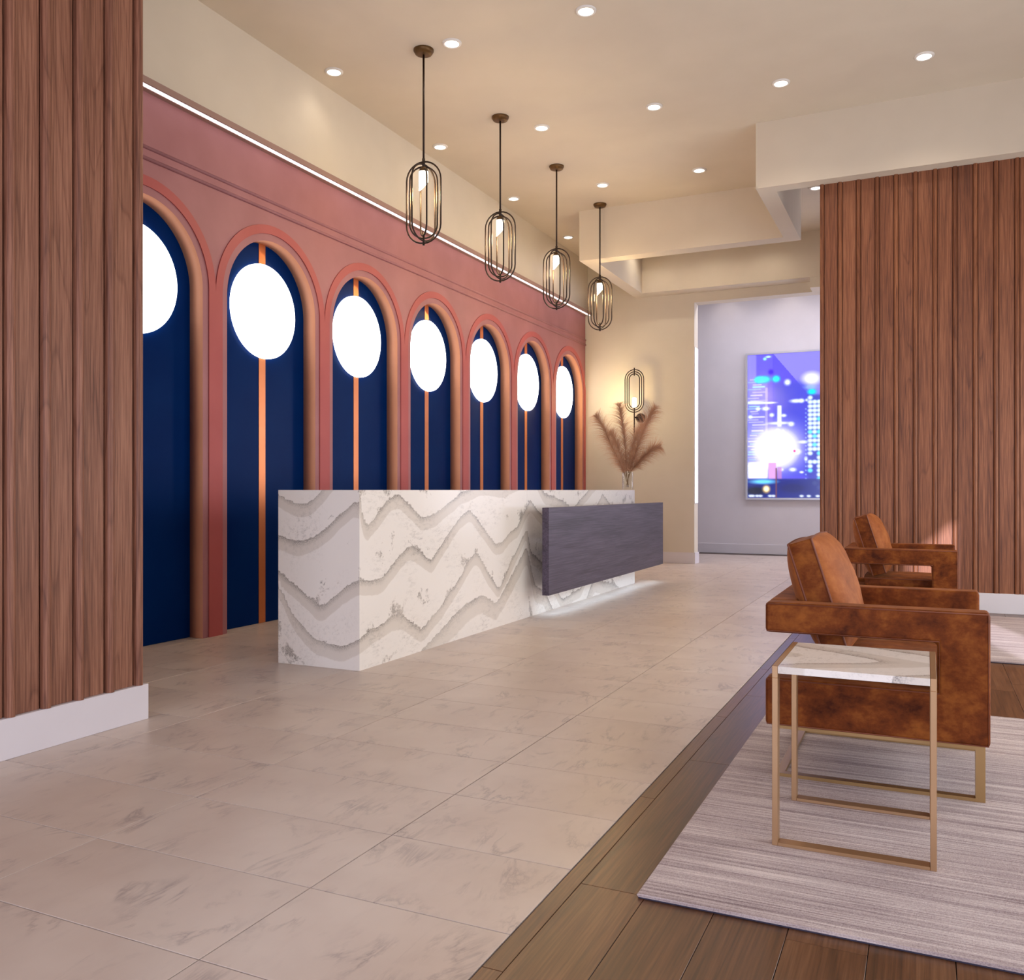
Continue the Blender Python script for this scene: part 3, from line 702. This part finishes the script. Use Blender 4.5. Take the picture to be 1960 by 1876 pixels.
for pts, sz, lab in PL:
    t = thing('pampas_stem', (VX, VY, DZ+.015), lab, 'dried plant', 'pampas plumes in the glass vase')
    T3 = lambda p: Vector((p[0]*ct-p[2]*st_, p[0]*st_+p[2]*ct, p[1]+.19))
    path = [T3(spl(pts, i/24)) for i in range(25)]
    bm = bmesh.new(); tube_mesh(bm, path[:20], [.0035]*10+[.003]*10, 6); link('stem', mesh_of(bm, 'stem', True), M['stem'], t)
    bm = bmesh.new(); right = Vector((ct, st_, 0))
    for s in range(int(1100*sz)):
        u_ = rp.uniform(.20, .97); c = T3(spl(pts, u_)); tn = (T3(spl(pts, min(1, u_+.03)))-T3(spl(pts, max(0, u_-.03)))).normalized()
        ang = rp.uniform(0, 2*PI); o1 = tn.orthogonal().normalized(); o2 = tn.cross(o1); out = o1*math.cos(ang)+o2*math.sin(ang)
        ln = (.022+.18*math.sin(PI*min(1, (1.0-u_)*1.12)**.75))*rp.uniform(.75, 1.15)*sz
        d = (tn*(.9+.5*u_)+out*.78).normalized(); w = rp.uniform(.0012, .0023)
        side = d.cross(Vector((rp.uniform(-1, 1), rp.uniform(-1, 1), rp.uniform(-1, 1)))).normalized()
        prev = None; p = c.copy()
        for k_ in range(5):
            ww = w*(1-k_/4.6)
            a_, b_ = bm.verts.new(p-side*ww), bm.verts.new(p+side*ww)
            if prev: bm.faces.new((prev[0], prev[1], b_, a_))
            prev = (a_, b_); p = p+d*ln/4; d = (d+Vector((0, 0, -.22))+out*.20).normalized()
    link('plume', mesh_of(bm, 'plume', recalc=False), M['plume'], t)

# ------------------------------------------------------------ rugs
def rug(x0, x1, y0, y1, label, name='area_rug'):
    cx, cy = (x0+x1)/2, (y0+y1)/2
    o = thing(name, (cx, cy, 0), label, 'rug')
    bm = bmesh.new(); add_box(bm, x0-cx, x1-cx, y0-cy, y1-cy, .0045, .013)
    bmesh.ops.bevel(bm, geom=bm.edges[:], offset=.003, segments=2, affect='EDGES'); link('pile', mesh_of(bm, 'pile'), M['rug'], o)
    bm = bmesh.new(); add_box(bm, x0-cx+.004, x1-cx-.004, y0-cy+.004, y1-cy-.004, .0005, .0045); link('backing', mesh_of(bm, 'backing'), plain('rug_backing', (48, 44, 62), .9), o)
rug(-.688, 2.1, 2.247, 4.72, 'striped beige-grey rug under the nearest armchair and the side table')
rug(-.688, 2.1, 6.24, 8.45, 'striped pale rug under the armchair by the slatted wall')

# ------------------------------------------------------------ armchair
RT = .013
def soft(o, w, seg=3):
    m_ = o.modifiers.new('bevel', 'BEVEL'); m_.width = w; m_.segments = seg; m_.limit_method = 'ANGLE'
    for p in o.data.polygons: p.use_smooth = True
    w_ = o.modifiers.new('wn', 'WEIGHTED_NORMAL'); w_.keep_sharp = False
def cprism(pts, y0, y1):
    bm = bmesh.new(); A = [bm.verts.new((x, y0, z)) for x, z in pts]; B = [bm.verts.new((x, y1, z)) for x, z in pts]
    bm.faces.new(A); bm.faces.new(B[::-1])
    for i in range(len(pts)): j = (i+1) % len(pts); bm.faces.new((A[j], A[i], B[i], B[j]))
    return mesh_of(bm, 'panel')
CP = [(-.365, .66), (.365, .66), (.365, .21), (-.365, .21), (-.365, .384), (.205, .384), (.205, .549), (-.365, .549)]
def cushion(W, H, T, bf, bb_, nu=22, nv=16, p=2.6):
    """box cushion with puffed faces: local x thickness, y width, z height"""
    bm = bmesh.new()
    def puff(u, v): return max(0, (1-abs(u)**p))**.55*max(0, (1-abs(v)**p))**.55
    def rim(u, v): # outline sags slightly between corners
        return u*W/2*(1-.018*(1-v*v)), v*H/2*(1+.03*(1-u*u))
    F, B = [], []
    for i in range(nu+1):
        rF, rB = [], []
        for j in range(nv+1):
            u, v = math.sin((-1+2*i/nu)*PI/2), math.sin((-1+2*j/nv)*PI/2); y, z = rim(u, v); d = puff(u, v)
            wr_ = .0025*math.sin(9*v+4*u)*d+.002*math.sin(14*u-3*v)*d
            rF.append(bm.verts.new((T/2+bf*d+wr_, y, z))); rB.append(bm.verts.new((-T/2-bb_*d, y, z)))
        F.append(rF); B.append(rB)
    for i in range(nu):
        for j in range(nv):
            bm.faces.new((F[i][j], F[i+1][j], F[i+1][j+1], F[i][j+1])); bm.faces.new((B[i][j], B[i][j+1], B[i+1][j+1], B[i+1][j]))
    loop = [(i, 0) for i in range(nu)]+[(nu, j) for j in range(nv)]+[(i, nv) for i in range(nu, 0, -1)]+[(0, j) for j in range(nv, 0, -1)]
    for (a_, b_), (c_, d_) in zip(loop, loop[1:]+loop[:1]): bm.faces.new((F[a_][b_], B[a_][b_], B[c_][d_], F[c_][d_])).material_index = 1
    rimF = [F[a_][b_].co.copy() for a_, b_ in loop]; rimB = [B[a_][b_].co.copy() for a_, b_ in loop]
    m_ = mesh_of(bm, 'cushion', True)
    return m_, rimF, rimB
def make_chair():
    t = thing('armchair', (0, 0, 0), '', 'armchair', 'rust suede armchairs with open arms')
    for s in (-1, 1):
        y0, y1 = (s*.393, s*.293) if s < 0 else (s*.293, s*.393)
        o = link('arm_panel', cprism(CP, y0, y1), M['suede'], t); soft(o, .014)
        bm = bmesh.new()
        e = .006; out_ = [(-.365+e, .66-e), (.365-e, .66-e), (.365-e, .21+e)]
        yo_ = s*.3915
        pr_ = [(-.365+e, .549+e), (-.365+e, .66-e), (.365-e, .66-e), (.365-e, .21+e), (-.365+e, .21+e), (-.365+e, .384-e), (.205+e, .384-e), (.205+e, .549+e)]
        tube_mesh(bm, [(x, yo_, z) for x, z in pr_], .0026, 6, closed=True)
        link('piping', mesh_of(bm, 'piping', True), M['piping'], o)
    o = link('back_rail', cprism([(-.365, .66), (-.265, .66), (-.265, .549), (-.365, .549)], -.2925, .2925), M['suede'], t); soft(o, .012)
    o = link('seat_base', cprism([(-.345, .36), (.335, .36), (.335, .212), (-.345, .212)], -.2925, .2925), M['suede'], t); soft(o, .012)
    m_, rf, rb = cushion(.575, .56, .075, .018, .004)
    bm = bmesh.new(); bm.from_mesh(m_); bmesh.ops.transform(bm, verts=bm.verts, matrix=Matrix.Translation((.05, 0, .405)) @ Matrix.Rotation(-PI/2, 4, 'Y')); bm.to_mesh(m_); bm.free()
    sc_ = link('seat_cushion', m_, M['suede'], t)
    bm = bmesh.new(); tf = Matrix.Translation((.05, 0, .405)) @ Matrix.Rotation(-PI/2, 4, 'Y'); tube_mesh(bm, [tf @ p for p in rf], .0035, 6, closed=True); link('piping', mesh_of(bm, 'piping', True), M['piping'], sc_)
    # back cushion leans back 17 degrees
    m_, rf, rb = cushion(.56, .425, .086, .080, .058)
    tf = Matrix.Translation((-.195, 0, .674)) @ Matrix.Rotation(math.radians(-17.3), 4, 'Y')
    bm = bmesh.new(); bm.from_mesh(m_); bmesh.ops.transform(bm, verts=bm.verts, matrix=tf); bm.to_mesh(m_); bm.free()
    bc = link('back_cushion', m_, M['leather'], t, label='smooth tan back cushion'); m_.materials.append(M['suede'])
    for r_ in (rf, rb):
        bm = bmesh.new(); tube_mesh(bm, [tf @ p for p in r_], .0042, 6, closed=True); link('piping', mesh_of(bm, 'piping', True), M['piping'], bc)
    # flat-bar sled frame
    for s in (-1, 1):
        bm = bmesh.new(); ya, yb = sorted((s*.345, s*.313))
        add_box(bm, -.335, .352, ya, yb, RT, RT+.012); add_box(bm, -.335, .352, ya, yb, .190, .2095)
        add_box(bm, .322, .352, ya, yb, RT+.012, .190)
        link('sled_frame', mesh_of(bm, 'sled'), M['chairbrass'], t)
    bm = bmesh.new(); add_box(bm, -.335, -.305, -.3128, .3128, RT, RT+.012); link('cross_bar', mesh_of(bm, 'bar'), M['chairbrass'], t)
    return t
c1 = make_chair(); c1.location = (-.171, 3.738, 0); c1['label'] = 'rust suede armchair behind the side table, nearest and largest'
c2 = copy_tree(c1); c2.location = (-.170, 7.10, 0); c2['label'] = 'rust suede armchair by the slatted wall, partly behind the nearer chair'

# ------------------------------------------------------------ side table
tx, ty = -.195, 2.955
tb = thing('side_table', (tx, ty, 0), 'small stone-topped side table with slim brass frame beside the nearest armchair', 'side table')
hx, hy, ht = .2215, .230, .546
bm = bmesh.new(); la = bm.verts.layers.float.new('phase'); ng = 26
ti = hx-.017
def tph(x, y): return 2.30 + (x*1.0 + math.sqrt((y+.02)**2+.0009)*1.9)*-2.6
g = [[None]*(ng+1) for _ in range(ng+1)]
for zz, flip in ((ht, False), (ht-.0205, True)):
    for i in range(ng+1):
        for j in range(ng+1):
            x, y = -ti+2*ti*i/ng, -hy+2*hy*j/ng; v = bm.verts.new((x, y, zz)); v[la] = tph(x, y); g[i][j] = v
    for i in range(ng):
        for j in range(ng): bm.faces.new((g[i][j], g[i+1][j], g[i+1][j+1], g[i][j+1]))
    rim_ = [g[i][0] for i in range(ng)]+[g[ng][j] for j in range(ng)]+[g[i][ng] for i in range(ng, 0, -1)]+[g[0][j] for j in range(ng, 0, -1)]
    if not flip: top_rim = rim_
for a_, b_, c_, d_ in zip(top_rim, top_rim[1:]+top_rim[:1], rim_[1:]+rim_[:1], rim_): bm.faces.new((a_, b_, c_, d_))
link('table_top', mesh_of(bm, 'table_top'), M['slab'], tb)
for sx in (-1, 1):
    x0, x1 = sorted((sx*hx, sx*(hx-.0165)))
    for sy in (-1, 1):
        y0, y1 = sorted((sy*hy, sy*(hy-.040)))
        box_obj('leg', (x0, x1, y0, y1, RT, ht-.0345), M['brass'], tb, bevel=.001, seg=1)
    box_obj('top_rail', (x0, x1, -hy, hy, ht-.0345, ht+.001), M['brass'], tb, bevel=.001, seg=1)
for sy in (-1, 1):
    y0, y1 = sorted((sy*hy, sy*(hy-.040)))
    box_obj('foot_rail', (-hx+.0167, hx-.0167, y0, y1, RT, RT+.010), M['brass'], tb, bevel=.001, seg=1)
